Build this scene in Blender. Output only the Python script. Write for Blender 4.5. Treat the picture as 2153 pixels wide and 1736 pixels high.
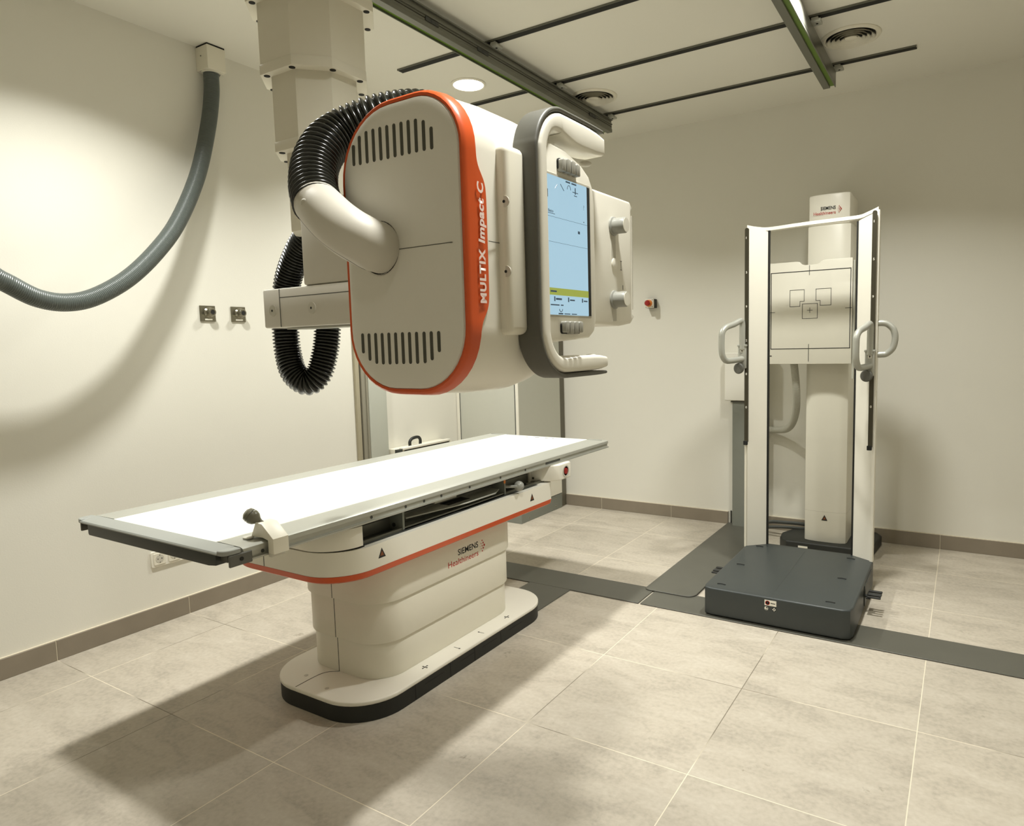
import bpy, bmesh, math, random
from mathutils import Vector, Matrix
random.seed(7)
D = bpy.data; SC = bpy.context.scene; COL = SC.collection
for o in list(D.objects): D.objects.remove(o)

# ------------------------------------------------------------------ camera
def setup_camera():
    yaw, pitch, roll, f = .5469, -.0946, -.0233, 1418.18
    Cp = Vector((3.415, -4.811, 1.345))
    d = Vector((-math.sin(yaw)*math.cos(pitch), math.cos(yaw)*math.cos(pitch), math.sin(pitch)))
    r = Vector((math.cos(yaw), math.sin(yaw), 0)); u = r.cross(d)
    r2 = r*math.cos(roll) + u*math.sin(roll); u2 = -r*math.sin(roll) + u*math.cos(roll)
    cd = D.cameras.new('camera'); co = D.objects.new('camera', cd); COL.objects.link(co)
    m = Matrix((r2, u2, -d)).transposed().to_4x4(); m.translation = Cp
    co.matrix_world = m
    cd.sensor_fit = 'HORIZONTAL'; cd.sensor_width = 36; cd.lens = f/2153*36
    cd.shift_x = -91.886/2153; cd.shift_y = -10.19/2153
    cd.clip_start = .05; cd.clip_end = 60
    SC.camera = co
setup_camera()

# ------------------------------------------------------------------ world, exposure, lamps
w = D.worlds.new('world'); SC.world = w; w.use_nodes = True
w.node_tree.nodes['Background'].inputs[0].default_value = (1, .96, .88, 1)
w.node_tree.nodes['Background'].inputs[1].default_value = .05
SC.view_settings.view_transform = 'Standard'; SC.view_settings.look = 'None'
SC.view_settings.gamma = 1; SC.view_settings.exposure = -.34
SC.view_settings.use_curve_mapping = False
LAMP_COLOR = (1.0, 1.0, .955)
# (x, y, watts): recessed ceiling downlights; the last two are unseen lamps added as fill
LAMPS = [(.83, -1.48, 38), (.85, -3.38, 37), (2.85, -1.48, 33), (2.85, -3.55, 30), (4.2, -1.6, 3), (2.85, -5.35, 2)]

# ------------------------------------------------------------------ materials
def lin(c):
    return tuple(((v/255)/12.92 if v/255 <= .04045 else ((v/255+.055)/1.055)**2.4) for v in c)
def mat(name, rgb, rough=.5, metal=0, noise=.04, nscale=30, bump=0, bscale=200, spec=.5, coat=0):
    m = D.materials.new(name); m.use_nodes = True; nt = m.node_tree; N = nt.nodes; L = nt.links
    b = N['Principled BSDF']; c = lin(rgb)
    b.inputs['Roughness'].default_value = rough; b.inputs['Metallic'].default_value = metal
    b.inputs['Specular IOR Level'].default_value = spec; b.inputs['Coat Weight'].default_value = coat
    tc = N.new('ShaderNodeTexCoord')
    n = N.new('ShaderNodeTexNoise'); n.inputs['Scale'].default_value = nscale; n.inputs['Detail'].default_value = 4
    L.new(tc.outputs['Object'], n.inputs['Vector'])
    mx = N.new('ShaderNodeMix'); mx.data_type = 'RGBA'
    mx.inputs[6].default_value = (*[max(0, v*(1-noise)) for v in c], 1)
    mx.inputs[7].default_value = (*[min(1, v*(1+noise)) for v in c], 1)
    L.new(n.outputs['Fac'], mx.inputs[0]); L.new(mx.outputs[2], b.inputs['Base Color'])
    if bump:
        n2 = N.new('ShaderNodeTexNoise'); n2.inputs['Scale'].default_value = bscale; n2.inputs['Detail'].default_value = 3
        L.new(tc.outputs['Object'], n2.inputs['Vector'])
        bp = N.new('ShaderNodeBump'); bp.inputs['Strength'].default_value = bump; bp.inputs['Distance'].default_value = .002
        L.new(n2.outputs['Fac'], bp.inputs['Height']); L.new(bp.outputs['Normal'], b.inputs['Normal'])
    return m
def emit(name, rgb, s):
    m = D.materials.new(name); m.use_nodes = True; b = m.node_tree.nodes['Principled BSDF']
    b.inputs['Base Color'].default_value = (.02, .02, .02, 1)
    b.inputs['Emission Color'].default_value = (*lin(rgb), 1); b.inputs['Emission Strength'].default_value = s
    b.inputs['Roughness'].default_value = .2
    return m
M = {
 'wall': mat('wall_paint', (226, 223, 211), .75, noise=.015, nscale=3, bump=.12, bscale=160, spec=.25),
 'ceil': mat('ceiling_paint', (228, 225, 213), .85, noise=.01, nscale=2, spec=.2),
 'white': mat('white_enamel', (232, 228, 214), .33, noise=.008),
 'white2': mat('ivory_enamel', (226, 221, 204), .42, noise=.01),
 'lgrey': mat('light_grey_enamel', (196, 192, 178), .45, noise=.01, bump=.05, bscale=600),
 'panel': mat('grey_textured_shell', (222, 218, 206), .5, noise=.015, bump=.12, bscale=900),
 'arm': mat('arm_cover_grey', (204, 199, 186), .5, noise=.015, bump=.06, bscale=900),
 'orange': mat('orange_enamel', (206, 84, 34), .3, noise=.02),
 'dark': mat('anthracite_plastic', (58, 60, 56), .5, noise=.05),
 'dark2': mat('dark_grey_grip', (88, 87, 79), .5, noise=.04, bump=.08, bscale=900),
 'black': mat('black_rubber', (26, 27, 22), .55, noise=.1),
 'hole': mat('black_gap', (24, 24, 18), .8, noise=.05),
 'ribbed': mat('black_hose_plastic', (36, 37, 32), .22, noise=.1),
 'hosegrey': mat('grey_hose_plastic', (82, 88, 84), .35, noise=.06),
 'palehose': mat('pale_grey_hose', (178, 176, 162), .45, noise=.03),
 'alu': mat('anodised_aluminium', (176, 176, 166), .38, metal=.35, noise=.02),
 'alud': mat('dark_aluminium', (112, 112, 102), .35, metal=.5, noise=.04, nscale=12),
 'greyend': mat('grey_end_cap_plastic', (150, 152, 146), .4, noise=.02),
 'steel': mat('steel', (150, 146, 130), .25, metal=.9, noise=.04),
 'green': mat('green_strip', (92, 122, 30), .5, noise=.06),
 'platform': mat('anthracite_platform', (52, 57, 56), .42, noise=.06, nscale=14, bump=.1, bscale=900),
 'duct': mat('dark_grey_duct_cover', (84, 83, 74), .4, noise=.12, nscale=7, bump=.06, bscale=120),
 'cabgrey': mat('cabinet_grey', (196, 196, 184), .45, noise=.015),
 'plinth': mat('plinth_grey', (128, 131, 122), .5, noise=.02),
 'trunk': mat('trunking_grey', (124, 126, 116), .5, noise=.03),
 'skirt': mat('skirting_tile', (136, 126, 110), .5, noise=.12, nscale=9, bump=.1, bscale=90),
 'grout': mat('grout', (214, 204, 182), .8),
 'knob': mat('grey_knob', (150, 150, 142), .3, noise=.03),
 'brownknob': mat('dark_grey_knob', (110, 107, 92), .18, noise=.04),
 'red': mat('red_button', (150, 26, 20), .3),
 'dred': mat('dark_red_window', (96, 26, 20), .15),
 'amber': mat('amber_ring', (222, 128, 48), .35),
 'txt_black': mat('black_print', (18, 18, 16), .5),
 'txt_red': mat('red_print', (176, 36, 24), .5),
 'txt_white': mat('white_print', (236, 214, 204), .5),
 'mark': mat('black_line_print', (40, 40, 34), .5),
 'tabletop': mat('white_laminate', (246, 244, 232), .28, noise=.004),
 'key': mat('grey_rubber_key', (158, 156, 146), .4),
 'screen': emit('lit_screen', (172, 208, 226), 1.15),
 'screen_green': emit('lit_screen_green', (186, 198, 84), .8),
 'screen_dark': emit('lit_screen_ink', (66, 92, 112), .6),
 'lamp': emit('lamp_diffuser', (255, 250, 235), 12),
}
# clear acrylic
def acrylic():
    m = D.materials.new('clear_acrylic'); m.use_nodes = True; nt = m.node_tree; N = nt.nodes
    for n in list(N): N.remove(n)
    out = N.new('ShaderNodeOutputMaterial'); t = N.new('ShaderNodeBsdfTransparent'); g = N.new('ShaderNodeBsdfGlossy')
    t.inputs[0].default_value = (.965, .965, .955, 1); g.inputs['Roughness'].default_value = .02
    fr = N.new('ShaderNodeFresnel'); fr.inputs[0].default_value = 1.45; mx = N.new('ShaderNodeMixShader')
    ge = N.new('ShaderNodeNewGeometry'); sb = N.new('ShaderNodeMath'); sb.operation = 'SUBTRACT'; sb.inputs[0].default_value = 1; nt.links.new(ge.outputs['Backfacing'], sb.inputs[1])
    ml = N.new('ShaderNodeMath'); ml.operation = 'MULTIPLY'; nt.links.new(fr.outputs[0], ml.inputs[0]); nt.links.new(sb.outputs[0], ml.inputs[1]); nt.links.new(ml.outputs[0], mx.inputs[0]); nt.links.new(t.outputs[0], mx.inputs[1]); nt.links.new(g.outputs[0], mx.inputs[2])
    nt.links.new(mx.outputs[0], out.inputs[0]); return m
M['acrylic'] = acrylic()
# floor tiles
TX, TY = .310, -3.515
def floor_mat():
    m = D.materials.new('stone_floor_tiles'); m.use_nodes = True; nt = m.node_tree; N = nt.nodes; L = nt.links
    b = N['Principled BSDF']; b.inputs['Specular IOR Level'].default_value = .4
    tc = N.new('ShaderNodeTexCoord'); sp = N.new('ShaderNodeSeparateXYZ'); L.new(tc.outputs['Object'], sp.inputs[0])
    def mth(op, a, bb=None, c=None):
        n = N.new('ShaderNodeMath'); n.operation = op
        for i, v in enumerate((a, bb, c)):
            if v is None: continue
            if isinstance(v, (int, float)): n.inputs[i].default_value = v
            else: L.new(v, n.inputs[i])
        return n.outputs[0]
    ux = mth('DIVIDE', mth('SUBTRACT', sp.outputs[0], TX), .6); uy = mth('DIVIDE', mth('SUBTRACT', sp.outputs[1], TY), .6)
    ix = mth('FLOOR', ux); iy = mth('FLOOR', uy)
    def edge(u):
        f = mth('FRACT', u); g = mth('SUBTRACT', 1.0, f); return mth('MULTIPLY', mth('MINIMUM', f, g), .6)
    e = mth('MINIMUM', edge(ux), edge(uy)); grout = mth('LESS_THAN', e, .0016)
    cb = N.new('ShaderNodeCombineXYZ'); L.new(ix, cb.inputs[0]); L.new(iy, cb.inputs[1])
    wn = N.new('ShaderNodeTexWhiteNoise'); wn.noise_dimensions = '3D'; L.new(cb.outputs[0], wn.inputs['Vector'])
    # coordinate shifted per tile so that the veins stop at the joints
    sc = N.new('ShaderNodeVectorMath'); sc.operation = 'MULTIPLY_ADD'
    L.new(wn.outputs['Color'], sc.inputs[0]); sc.inputs[1].default_value = (9, 9, 9); L.new(tc.outputs['Object'], sc.inputs[2])
    mp = N.new('ShaderNodeMapping'); mp.inputs['Scale'].default_value = (1.2, 2.6, 1); mp.inputs['Rotation'].default_value = (0, 0, .25); L.new(sc.outputs[0], mp.inputs[0])
    n1 = N.new('ShaderNodeTexNoise'); n1.inputs['Scale'].default_value = 3.6; n1.inputs['Detail'].default_value = 9; n1.inputs['Roughness'].default_value = .62; n1.inputs['Distortion'].default_value = .7
    L.new(mp.outputs[0], n1.inputs['Vector'])
    n2 = N.new('ShaderNodeTexNoise'); n2.inputs['Scale'].default_value = 60; n2.inputs['Detail'].default_value = 5; L.new(tc.outputs['Object'], n2.inputs['Vector'])
    cr = N.new('ShaderNodeValToRGB'); el = cr.color_ramp.elements
    el[0].position = .30; el[0].color = (*lin((158, 150, 136)), 1); el[1].position = .70; el[1].color = (*lin((196, 188, 173)), 1)
    q = cr.color_ramp.elements.new(.5); q.color = (*lin((183, 174, 158)), 1)
    L.new(mth('ADD', mth('MULTIPLY', n1.outputs['Fac'], .62), mth('MULTIPLY', n2.outputs['Fac'], .38)), cr.inputs[0])
    hv = N.new('ShaderNodeHueSaturation'); L.new(cr.outputs[0], hv.inputs['Color'])
    L.new(mth('ADD', .95, mth('MULTIPLY', wn.outputs['Value'], .1)), hv.inputs['Value'])
    # sparse pits and scratches
    n3 = N.new('ShaderNodeTexNoise'); n3.inputs['Scale'].default_value = 7; n3.inputs['Detail'].default_value = 8; n3.inputs['Roughness'].default_value = .75; L.new(sc.outputs[0], n3.inputs['Vector'])
    pit = N.new('ShaderNodeMapRange'); pit.inputs['From Min'].default_value = .655; pit.inputs['From Max'].default_value = .72; L.new(n3.outputs['Fac'], pit.inputs['Value'])
    mx0 = N.new('ShaderNodeMix'); mx0.data_type = 'RGBA'; L.new(mth('MULTIPLY', pit.outputs[0], .6), mx0.inputs[0]); L.new(hv.outputs[0], mx0.inputs[6]); mx0.inputs[7].default_value = (*lin((112, 104, 86)), 1)
    gcol = N.new('ShaderNodeTexNoise'); gcol.inputs['Scale'].default_value = 1.7; L.new(tc.outputs['Object'], gcol.inputs['Vector'])
    gr = N.new('ShaderNodeValToRGB'); gr.color_ramp.elements[0].position = .40; gr.color_ramp.elements[0].color = (*lin((120, 112, 96)), 1); gr.color_ramp.elements[1].position = .5; gr.color_ramp.elements[1].color = (*lin((222, 212, 190)), 1)
    L.new(gcol.outputs['Fac'], gr.inputs[0])
    mx = N.new('ShaderNodeMix'); mx.data_type = 'RGBA'; L.new(grout, mx.inputs[0]); L.new(mx0.outputs[2], mx.inputs[6]); L.new(gr.outputs[0], mx.inputs[7])
    L.new(mx.outputs[2], b.inputs['Base Color'])
    L.new(mth('ADD', .42, mth('MULTIPLY', n1.outputs['Fac'], .18)), b.inputs['Roughness'])
    bp = N.new('ShaderNodeBump'); bp.inputs['Strength'].default_value = .25; bp.inputs['Distance'].default_value = .004
    L.new(mth('SUBTRACT', n1.outputs['Fac'], mth('MULTIPLY', grout, .3)), bp.inputs['Height']); L.new(bp.outputs[0], b.inputs['Normal'])
    return m
M['floor'] = floor_mat()

# ------------------------------------------------------------------ mesh helpers
class Bm:
    """collects shapes (world coordinates) into one mesh; X maps the shape coordinates to world"""
    def __init__(s, X=None): s.b = bmesh.new(); s.X = X
    def add(s, t):
        me = D.meshes.new('t'); t.to_mesh(me); t.free()
        if s.X: me.transform(s.X)
        s.b.from_mesh(me); D.meshes.remove(me); return s
    def bev(s, t, r, seg, edges=None):
        if r > 0: bmesh.ops.bevel(t, geom=edges if edges is not None else t.edges[:], offset=r, segments=seg, profile=.5, affect='EDGES', clamp_overlap=True)
    def box(s, x0, x1, y0, y1, z0, z1, r=0, seg=2):
        t = bmesh.new(); bmesh.ops.create_cube(t, size=1)
        for v in t.verts: v.co = Vector(((x0+x1)/2+v.co.x*(x1-x0), (y0+y1)/2+v.co.y*(y1-y0), (z0+z1)/2+v.co.z*(z1-z0)))
        s.bev(t, r, seg); return s.add(t)
    def prism(s, pts, a, b, axis='z', r=0, seg=3, ra=None):
        """extrude outline pts from a to b along axis. z: (x,y)  y: (x,z)  x: (y,z). r bevels both caps (ra: only cap a)"""
        t = bmesh.new()
        def P(p, h):
            return {'z': (p[0], p[1], h), 'y': (p[0], h, p[1]), 'x': (h, p[0], p[1])}[axis]
        A = [t.verts.new(P(p, a)) for p in pts]; B = [t.verts.new(P(p, b)) for p in pts]
        n = len(pts); fa = t.faces.new(A); fb = t.faces.new(B[::-1])
        for i in range(n): t.faces.new((A[i], B[i], B[(i+1) % n], A[(i+1) % n]))
        bmesh.ops.recalc_face_normals(t, faces=t.faces[:])
        if ra is not None: s.bev(t, ra, seg, list(fa.edges))
        elif r > 0: s.bev(t, r, seg, list(fa.edges)+list(fb.edges))
        return s.add(t)
    def cyl(s, p0, p1, r, n=24, r2=None, bev=0):
        p0 = Vector(p0); p1 = Vector(p1); d = p1-p0; t = bmesh.new()
        bmesh.ops.create_cone(t, cap_ends=True, segments=n, radius1=r, radius2=r if r2 is None else r2, depth=d.length)
        if bev: s.bev(t, bev, 2, [e for e in t.edges if abs(e.verts[0].co.z-e.verts[1].co.z) < 1e-6])
        R = Vector((0, 0, 1)).rotation_difference(d).to_matrix().to_4x4(); R.translation = (p0+p1)/2
        t.transform(R); return s.add(t)
    def sphere(s, c, r, sx=1, sy=1, sz=1, n=24):
        t = bmesh.new(); bmesh.ops.create_uvsphere(t, u_segments=n, v_segments=n//2, radius=r)
        t.transform(Matrix.Translation(Vector(c)) @ Matrix.Diagonal((sx, sy, sz, 1))); return s.add(t)
    def tube(s, path, r, n=20, closed=False, caps=True):
        """r: number or function of arclength"""
        pts = [Vector(p) for p in path]; t = bmesh.new(); m = len(pts); rings = []; arc = 0; ref = None
        for i, p in enumerate(pts):
            a = pts[i-1] if (i or closed) else p; b_ = pts[(i+1) % m] if (i < m-1 or closed) else p
            tg = (b_-a).normalized()
            if ref is None:
                ref = Vector((0, 0, 1)) if abs(tg.z) < .9 else Vector((1, 0, 0))
            u = (ref - tg*ref.dot(tg)).normalized(); ref = u; v = tg.cross(u)
            if i: arc += (p-pts[i-1]).length
            rr = r(arc) if callable(r) else r
            rings.append([t.verts.new(p + u*math.cos(k*2*math.pi/n)*rr + v*math.sin(k*2*math.pi/n)*rr) for k in range(n)])
        for i in range(m if closed else m-1):
            A = rings[i]; B = rings[(i+1) % m]
            for k in range(n): t.faces.new((A[k], B[k], B[(k+1) % n], A[(k+1) % n]))
        if caps and not closed: t.faces.new(rings[0]); t.faces.new(rings[-1][::-1])
        bmesh.ops.recalc_face_normals(t, faces=t.faces[:]); return s.add(t)
    def loft(s, rings, caps=True, closed=True):
        t = bmesh.new(); R = [[t.verts.new(p) for p in ring] for ring in rings]; n = len(rings[0])
        for A, B in zip(R, R[1:]):
            for k in range(n if closed else n-1): t.faces.new((A[k], B[k], B[(k+1) % n], A[(k+1) % n]))
        if caps: t.faces.new(R[0]); t.faces.new(R[-1][::-1])
        bmesh.ops.recalc_face_normals(t, faces=t.faces[:]); return s.add(t)
    def lathe(s, prof, c, axis=(0, 0, 1), n=32, caps=True):
        """prof: (radius, height) list along axis from point c"""
        t = bmesh.new(); rings = []
        for r, h in prof: rings.append([t.verts.new((r*math.cos(k*2*math.pi/n), r*math.sin(k*2*math.pi/n), h)) for k in range(n)])
        for A, B in zip(rings, rings[1:]):
            for k in range(n): t.faces.new((A[k], A[(k+1) % n], B[(k+1) % n], B[k]))
        
        if caps: t.faces.new(rings[0]); t.faces.new(rings[-1])
        bmesh.ops.remove_doubles(t, verts=t.verts[:], dist=1e-6)
        bmesh.ops.recalc_face_normals(t, faces=t.faces[:])
        R = Vector((0, 0, 1)).rotation_difference(Vector(axis)).to_matrix().to_4x4(); R.translation = Vector(c)
        t.transform(R); return s.add(t)
    def text(s, body, origin, right, up, width=None, height=.02, bold=0, shear=0, ext=.0004, align='LEFT', space=1):
        cu = D.curves.new('txt', 'FONT'); cu.body = body; cu.size = 1; cu.offset = bold; cu.shear = shear; cu.extrude = 0; cu.space_character = space; cu.resolution_u = 3
        o = D.objects.new('txt', cu); COL.objects.link(o); bpy.context.view_layer.update()
        me = D.meshes.new_from_object(o.evaluated_get(bpy.context.evaluated_depsgraph_get())); D.objects.remove(o); D.curves.remove(cu)
        xs = [v.co.x for v in me.vertices]; ys = [v.co.y for v in me.vertices]
        x0, x1, y0, y1 = min(xs), max(xs), min(ys), max(ys)
        capw = x1-x0; sy = height/.7; sx = (width/capw) if width else sy
        if align == 'CENTER': off = -capw*sx/2
        else: off = 0
        r_ = Vector(right).normalized(); u_ = Vector(up).normalized(); n_ = r_.cross(u_)
        for v in me.vertices: v.co = Vector(origin) + r_*((v.co.x-x0)*sx+off) + u_*(v.co.y*sy) + n_*ext
        s.b.from_mesh(me); D.meshes.remove(me); return s

def rr(x0, x1, y0, y1, r, n=6):
    r = min(r, (x1-x0)/2-1e-5, (y1-y0)/2-1e-5) if not isinstance(r, (list, tuple)) else r
    R = r if isinstance(r, (list, tuple)) else (r, r, r, r); o = []
    for (cx, cy, a0), q in zip(((x0, y0, 180), (x1, y0, 270), (x1, y1, 0), (x0, y1, 90)), R):
        ccx = cx+q if cx == x0 else cx-q; ccy = cy+q if cy == y0 else cy-q
        for k in range(n+1):
            a = math.radians(a0+90*k/n); o.append((ccx+q*math.cos(a), ccy+q*math.sin(a)))
    return o
def spline(pts, n=16):
    P = [Vector(p) for p in pts]; P = [P[0]*2-P[1]] + P + [P[-1]*2-P[-2]]; out = []
    for i in range(1, len(P)-2):
        for k in range(n):
            t = k/n; a, b, c, d = P[i-1], P[i], P[i+1], P[i+2]
            out.append(.5*((2*b)+(-a+c)*t+(2*a-5*b+4*c-d)*t*t+(-a+3*b-3*c+d)*t**3))
    out.append(P[-2]); return out
def resample(pts, step):
    out = [pts[0]]; acc = 0
    for a, b in zip(pts, pts[1:]):
        L = (b-a).length; p = step-acc
        while p <= L: out.append(a.lerp(b, p/L)); p += step
        acc = (acc+L) % step
    return out
def ribbed(pts, r, pitch, depth, per=6):
    P = resample([Vector(p) for p in pts], pitch/per)
    return P, (lambda s: r - depth*(.5-.5*math.cos(2*math.pi*s/pitch))**1.6)

def link(name, bm, m, parent=None, label=None, smooth=35):
    me = D.meshes.new(name); bm = bm.b if isinstance(bm, Bm) else bm
    if parent is not None and parent.parent is not None and parent.parent.parent is not None: parent = parent.parent   # thing > part > sub-part, no deeper
    off = Vector((0, 0, 0))
    p = parent
    while p is not None: off += p.location; p = p.parent
    if parent is None:
        xs = [v.co for v in bm.verts]; lo = Vector((min(v.x for v in xs), min(v.y for v in xs), min(v.z for v in xs))); hi = Vector((max(v.x for v in xs), max(v.y for v in xs), max(v.z for v in xs)))
        off = Vector(((lo.x+hi.x)/2, (lo.y+hi.y)/2, lo.z)) if name not in ('floor',) else Vector((0, 0, 0))
    bmesh.ops.translate(bm, verts=bm.verts[:], vec=-off)
    bm.to_mesh(me); bm.free(); me.materials.append(m if not isinstance(m, str) else M[m])
    if smooth and len(me.polygons):
        me.shade_smooth(); me.set_sharp_from_angle(angle=math.radians(smooth))
    o = D.objects.new(name, me); COL.objects.link(o)
    if parent is None: o.location = off
    else: o.parent = parent
    if label: o['label'] = label
    return o
def thing(name, label, cat, loc, group=None):
    o = D.objects.new(name, None); COL.objects.link(o); o.location = loc; o.empty_display_size = .1
    o['label'] = label; o['category'] = cat
    if group: o['group'] = group
    return o
def tag(o, label, cat, group=None):
    o['label'] = label; o['category'] = cat
    if group: o['group'] = group
    return o
def struct(name, bm, m, parent=None, **k):
    o = link(name, bm, m, parent, **k)
    if parent is None: o['kind'] = 'structure'
    return o
def dup(o, loc, label=None):
    r = o.copy(); COL.objects.link(r); r.location = loc
    if label: r['label'] = label
    for ch in [c for c in D.objects if c.parent == o]:
        c = ch.copy(); COL.objects.link(c); c.parent = r
        for g in [c2 for c2 in D.objects if c2.parent == ch]:
            d = g.copy(); COL.objects.link(d); d.parent = c
    return r

# ------------------------------------------------------------------ room shell
RX, RY, RZ = 4.75, -5.9, 2.9
struct('floor', Bm().box(-.15, RX+.15, RY-.15, .15, -.12, 0), 'floor', smooth=0)
struct('ceiling', Bm().box(-.15, RX+.15, RY-.15, .15, RZ, RZ+.12), 'ceil', smooth=0)
struct('wall_left', Bm().box(-.15, 0, RY, 0, 0, RZ), 'wall', smooth=0)
struct('wall_back', Bm().box(-.15, RX+.15, 0, .15, 0, RZ), 'wall', smooth=0)
struct('wall_right', Bm().box(RX, RX+.15, RY, 0, 0, RZ), 'wall', smooth=0)
struct('wall_front', Bm().box(-.15, RX+.15, RY-.15, RY, 0, RZ), 'wall', smooth=0)
# tiled skirting, each run one mesh with its joints
def skirt(name, boxes, groutline):
    b = Bm()
    for q in boxes: b.box(*q, .0015, 1)
    o = struct(name, b, 'skirt')
    g = Bm()
    for q in groutline: g.box(*q)
    link('grout_line', g, 'grout', o, smooth=0)
bl = []; y = TY
ys = [TY+.6*k for k in range(-7, 4)]
ys = [RY] + [v for v in ys if RY+.05 < v < -1.735] + [-1.735]
for a, b_ in zip(ys, ys[1:]): bl.append((.0, .012, a+.0012, b_-.0012, 0, .09))
skirt('baseboard_left', bl, [(0, .0105, RY, -1.735, 0, .0885), (0, .011, RY, -1.735, .0905, .0935)])
xs_ = [TX+.6*k for k in range(0, 11)]
def run(x0, x1):
    v = [x0]+[q for q in xs_ if x0+.03 < q < x1-.03]+[x1]
    return [(a+.0012, b_-.0012, -.012, 0, 0, .09) for a, b_ in zip(v, v[1:])]
skirt('baseboard_back', run(.575, 1.955)+run(2.13, RX), [(.575, 1.95, -.0105, 0, 0, .0885), (2.14, RX, -.0105, 0, 0, .0885), (.575, 1.955, -.011, 0, .0905, .0935), (2.13, RX, -.011, 0, .0905, .0935)])
skirt('baseboard_right', [(RX-.012, RX, RY, 0, 0, .09)], [(RX-.011, RX, RY, 0, .0905, .0935)])
skirt('baseboard_front', [(0, RX, RY, RY+.012, 0, .09)], [(0, RX, RY, RY+.011, .0905, .0935)])
# door leaf and its metal frame at the left wall
t1 = struct('trim_1', Bm().box(0, .02, -1.732, -1.70, 0, 2.12, .002), mat('beige_metal_edge', (168, 160, 136), .4, noise=.03))
link('seal', Bm().box(0, .012, -1.699, -1.692, 0, 2.12), 'hole', t1, smooth=0)
struct('trim_2', Bm().box(0, .028, -1.691, -1.66, 0, 2.12, .002).box(0, .036, -1.66, -1.645, 0, 2.12, .002), mat('grey_metal_frame', (146, 142, 126), .4, noise=.03))
struct('door_1', Bm().box(0, .04, -1.644, -1.485, 0, 2.10, .002), mat('blue_grey_door_leaf', (188, 190, 178), .45, noise=.01))

# ------------------------------------------------------------------ floor cable covers
h = .006
link_ = lambda name, b, lab: tag(link(name, b, 'duct'), lab, 'cable cover', 'dark metal cable covers on the floor')
link_('floor_cable_cover', Bm().prism(rr(2.015, RX-.02, -1.722, -1.487, .004, 2), 0, h, 'z', r=.002, seg=1), 'long dark grey floor cable cover running under the patient platform to the right')
link_('floor_cable_cover', Bm().prism(rr(.30, 2.005, -1.722, -1.487, .004, 2), 0, h, 'z', r=.002, seg=1), 'dark grey floor cable cover behind the examination table, left of the joint')
link_('floor_cable_cover', Bm().prism(rr(1.955, 2.235, -1.535, -.012, (.03, .05, .004, .004), 5), h+.0005, h+.006, 'z', r=.002, seg=1), 'dark floor cable cover leading up to the grey wall trunking')
link_('floor_cable_cover', Bm().prism(rr(1.335, 1.60, -2.06, -1.723, .004, 2), 0, h, 'z', r=.002, seg=1), 'short dark floor cable cover going under the table base')

# ------------------------------------------------------------------ ceiling: struts, rails, vents, downlights
def strut(y, x0, x1, lab):
    t = thing('ceiling_strut', lab, 'ceiling rail', ((x0+x1)/2, y, RZ-.008), 'black slotted struts on the ceiling')
    link('channel', Bm().box(x0, x1, y-.022, y-.019, RZ-.009, RZ).box(x0, x1, y+.019, y+.022, RZ-.009, RZ), 'alud', t, smooth=0)
    link('slot', Bm().box(x0+.003, x1-.003, y-.019, y+.019, RZ-.0095, RZ), 'hole', t, smooth=0)
strut(-.527, .64, 3.14, 'black ceiling strut nearest the back wall')
strut(-1.20, .64, 3.6, 'second black ceiling strut from the back wall')
strut(-1.857, .64, 3.6, 'third black ceiling strut from the back wall, above the downlight')
strut(-2.52, .64, 3.6, 'black ceiling strut above the tube column, at the top edge')
strut(-3.18, .64, 3.6, 'black ceiling strut farthest from the back wall')
def rail(x0, mirror, lab):
    """profile: fin, recessed green strip, lip, tall grooved side"""
    t = thing('overhead_rail', lab, 'rail', (x0, -2.4, 2.78), 'long overhead rails')
    s = -1 if mirror else 1
    X = Matrix.Translation((x0, 0, 0)) @ Matrix.Diagonal((s, 1, 1, 1))
    y0, y1 = -4.3, -.50; zb = 2.78
    b = Bm(X)
    b.box(0, .004, y0, y1, zb, zb+.085)            # fin
    b.box(0, .030, y0, y1, zb+.012, zb+.016)
    b.box(.030, .068, y0, y1, zb, zb+.022, .0015, 1)       # lip
    b.box(.040, .064, y0, y1, zb+.022, zb+.05)
    b.box(.036, .070, y0, y1, zb+.05, zb+.058, .001, 1)
    b.box(.044, .062, y0, y1, zb+.058, zb+.078)
    b.box(.020, .072, y0, y1, zb+.078, zb+.086, .001, 1)
    b.box(.004, .040, y0, y1, zb+.070, zb+.086)
    link('profile', b, 'alud', t)
    link('green_strip', Bm(X).box(.004, .030, y0, y1-.002, zb+.010, zb+.012), 'green', t, smooth=0)
    link('groove', Bm(X).box(.0635, .0645, y0, y1, zb+.036, zb+.040).box(.030, .0455, y0+.001, y1+.0008, zb+.022, zb+.074), 'hole', t, smooth=0)
    for yc in (-.527, -1.20, -1.857, -2.52, -3.18):
        K = X if not mirror else Matrix.Translation((x0-.062, 0, 0))
        c = Bm(K).box(.060, .105, yc-.028, yc+.028, 2.862, 2.876, .003).box(.060, .092, yc-.022, yc+.022, 2.876, 2.8875, .002)
        cl = link('clamp', c, 'alu', t)
        link('bolt_hole', Bm(K).cyl((.084, yc, 2.8605), (.084, yc, 2.8625), .006, 12), 'hole', cl)
    for yc in (-.78, -1.95, -2.33, -3.2):
        link('joint_plate', Bm(X).box(.062, .0685, yc-.045, yc+.045, zb+.028, zb+.046, .001, 1).box(.0685, .0695, yc-.008, yc-.002, zb+.03, zb+.044).box(.0685, .0695, yc+.02, yc+.026, zb+.034, zb+.04), 'dark', t)
rail(1.228, False, 'long grey overhead rail above the tube head, left of the two')
rail(2.729, True, 'grey overhead rail with bright green strip at the top right')
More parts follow.
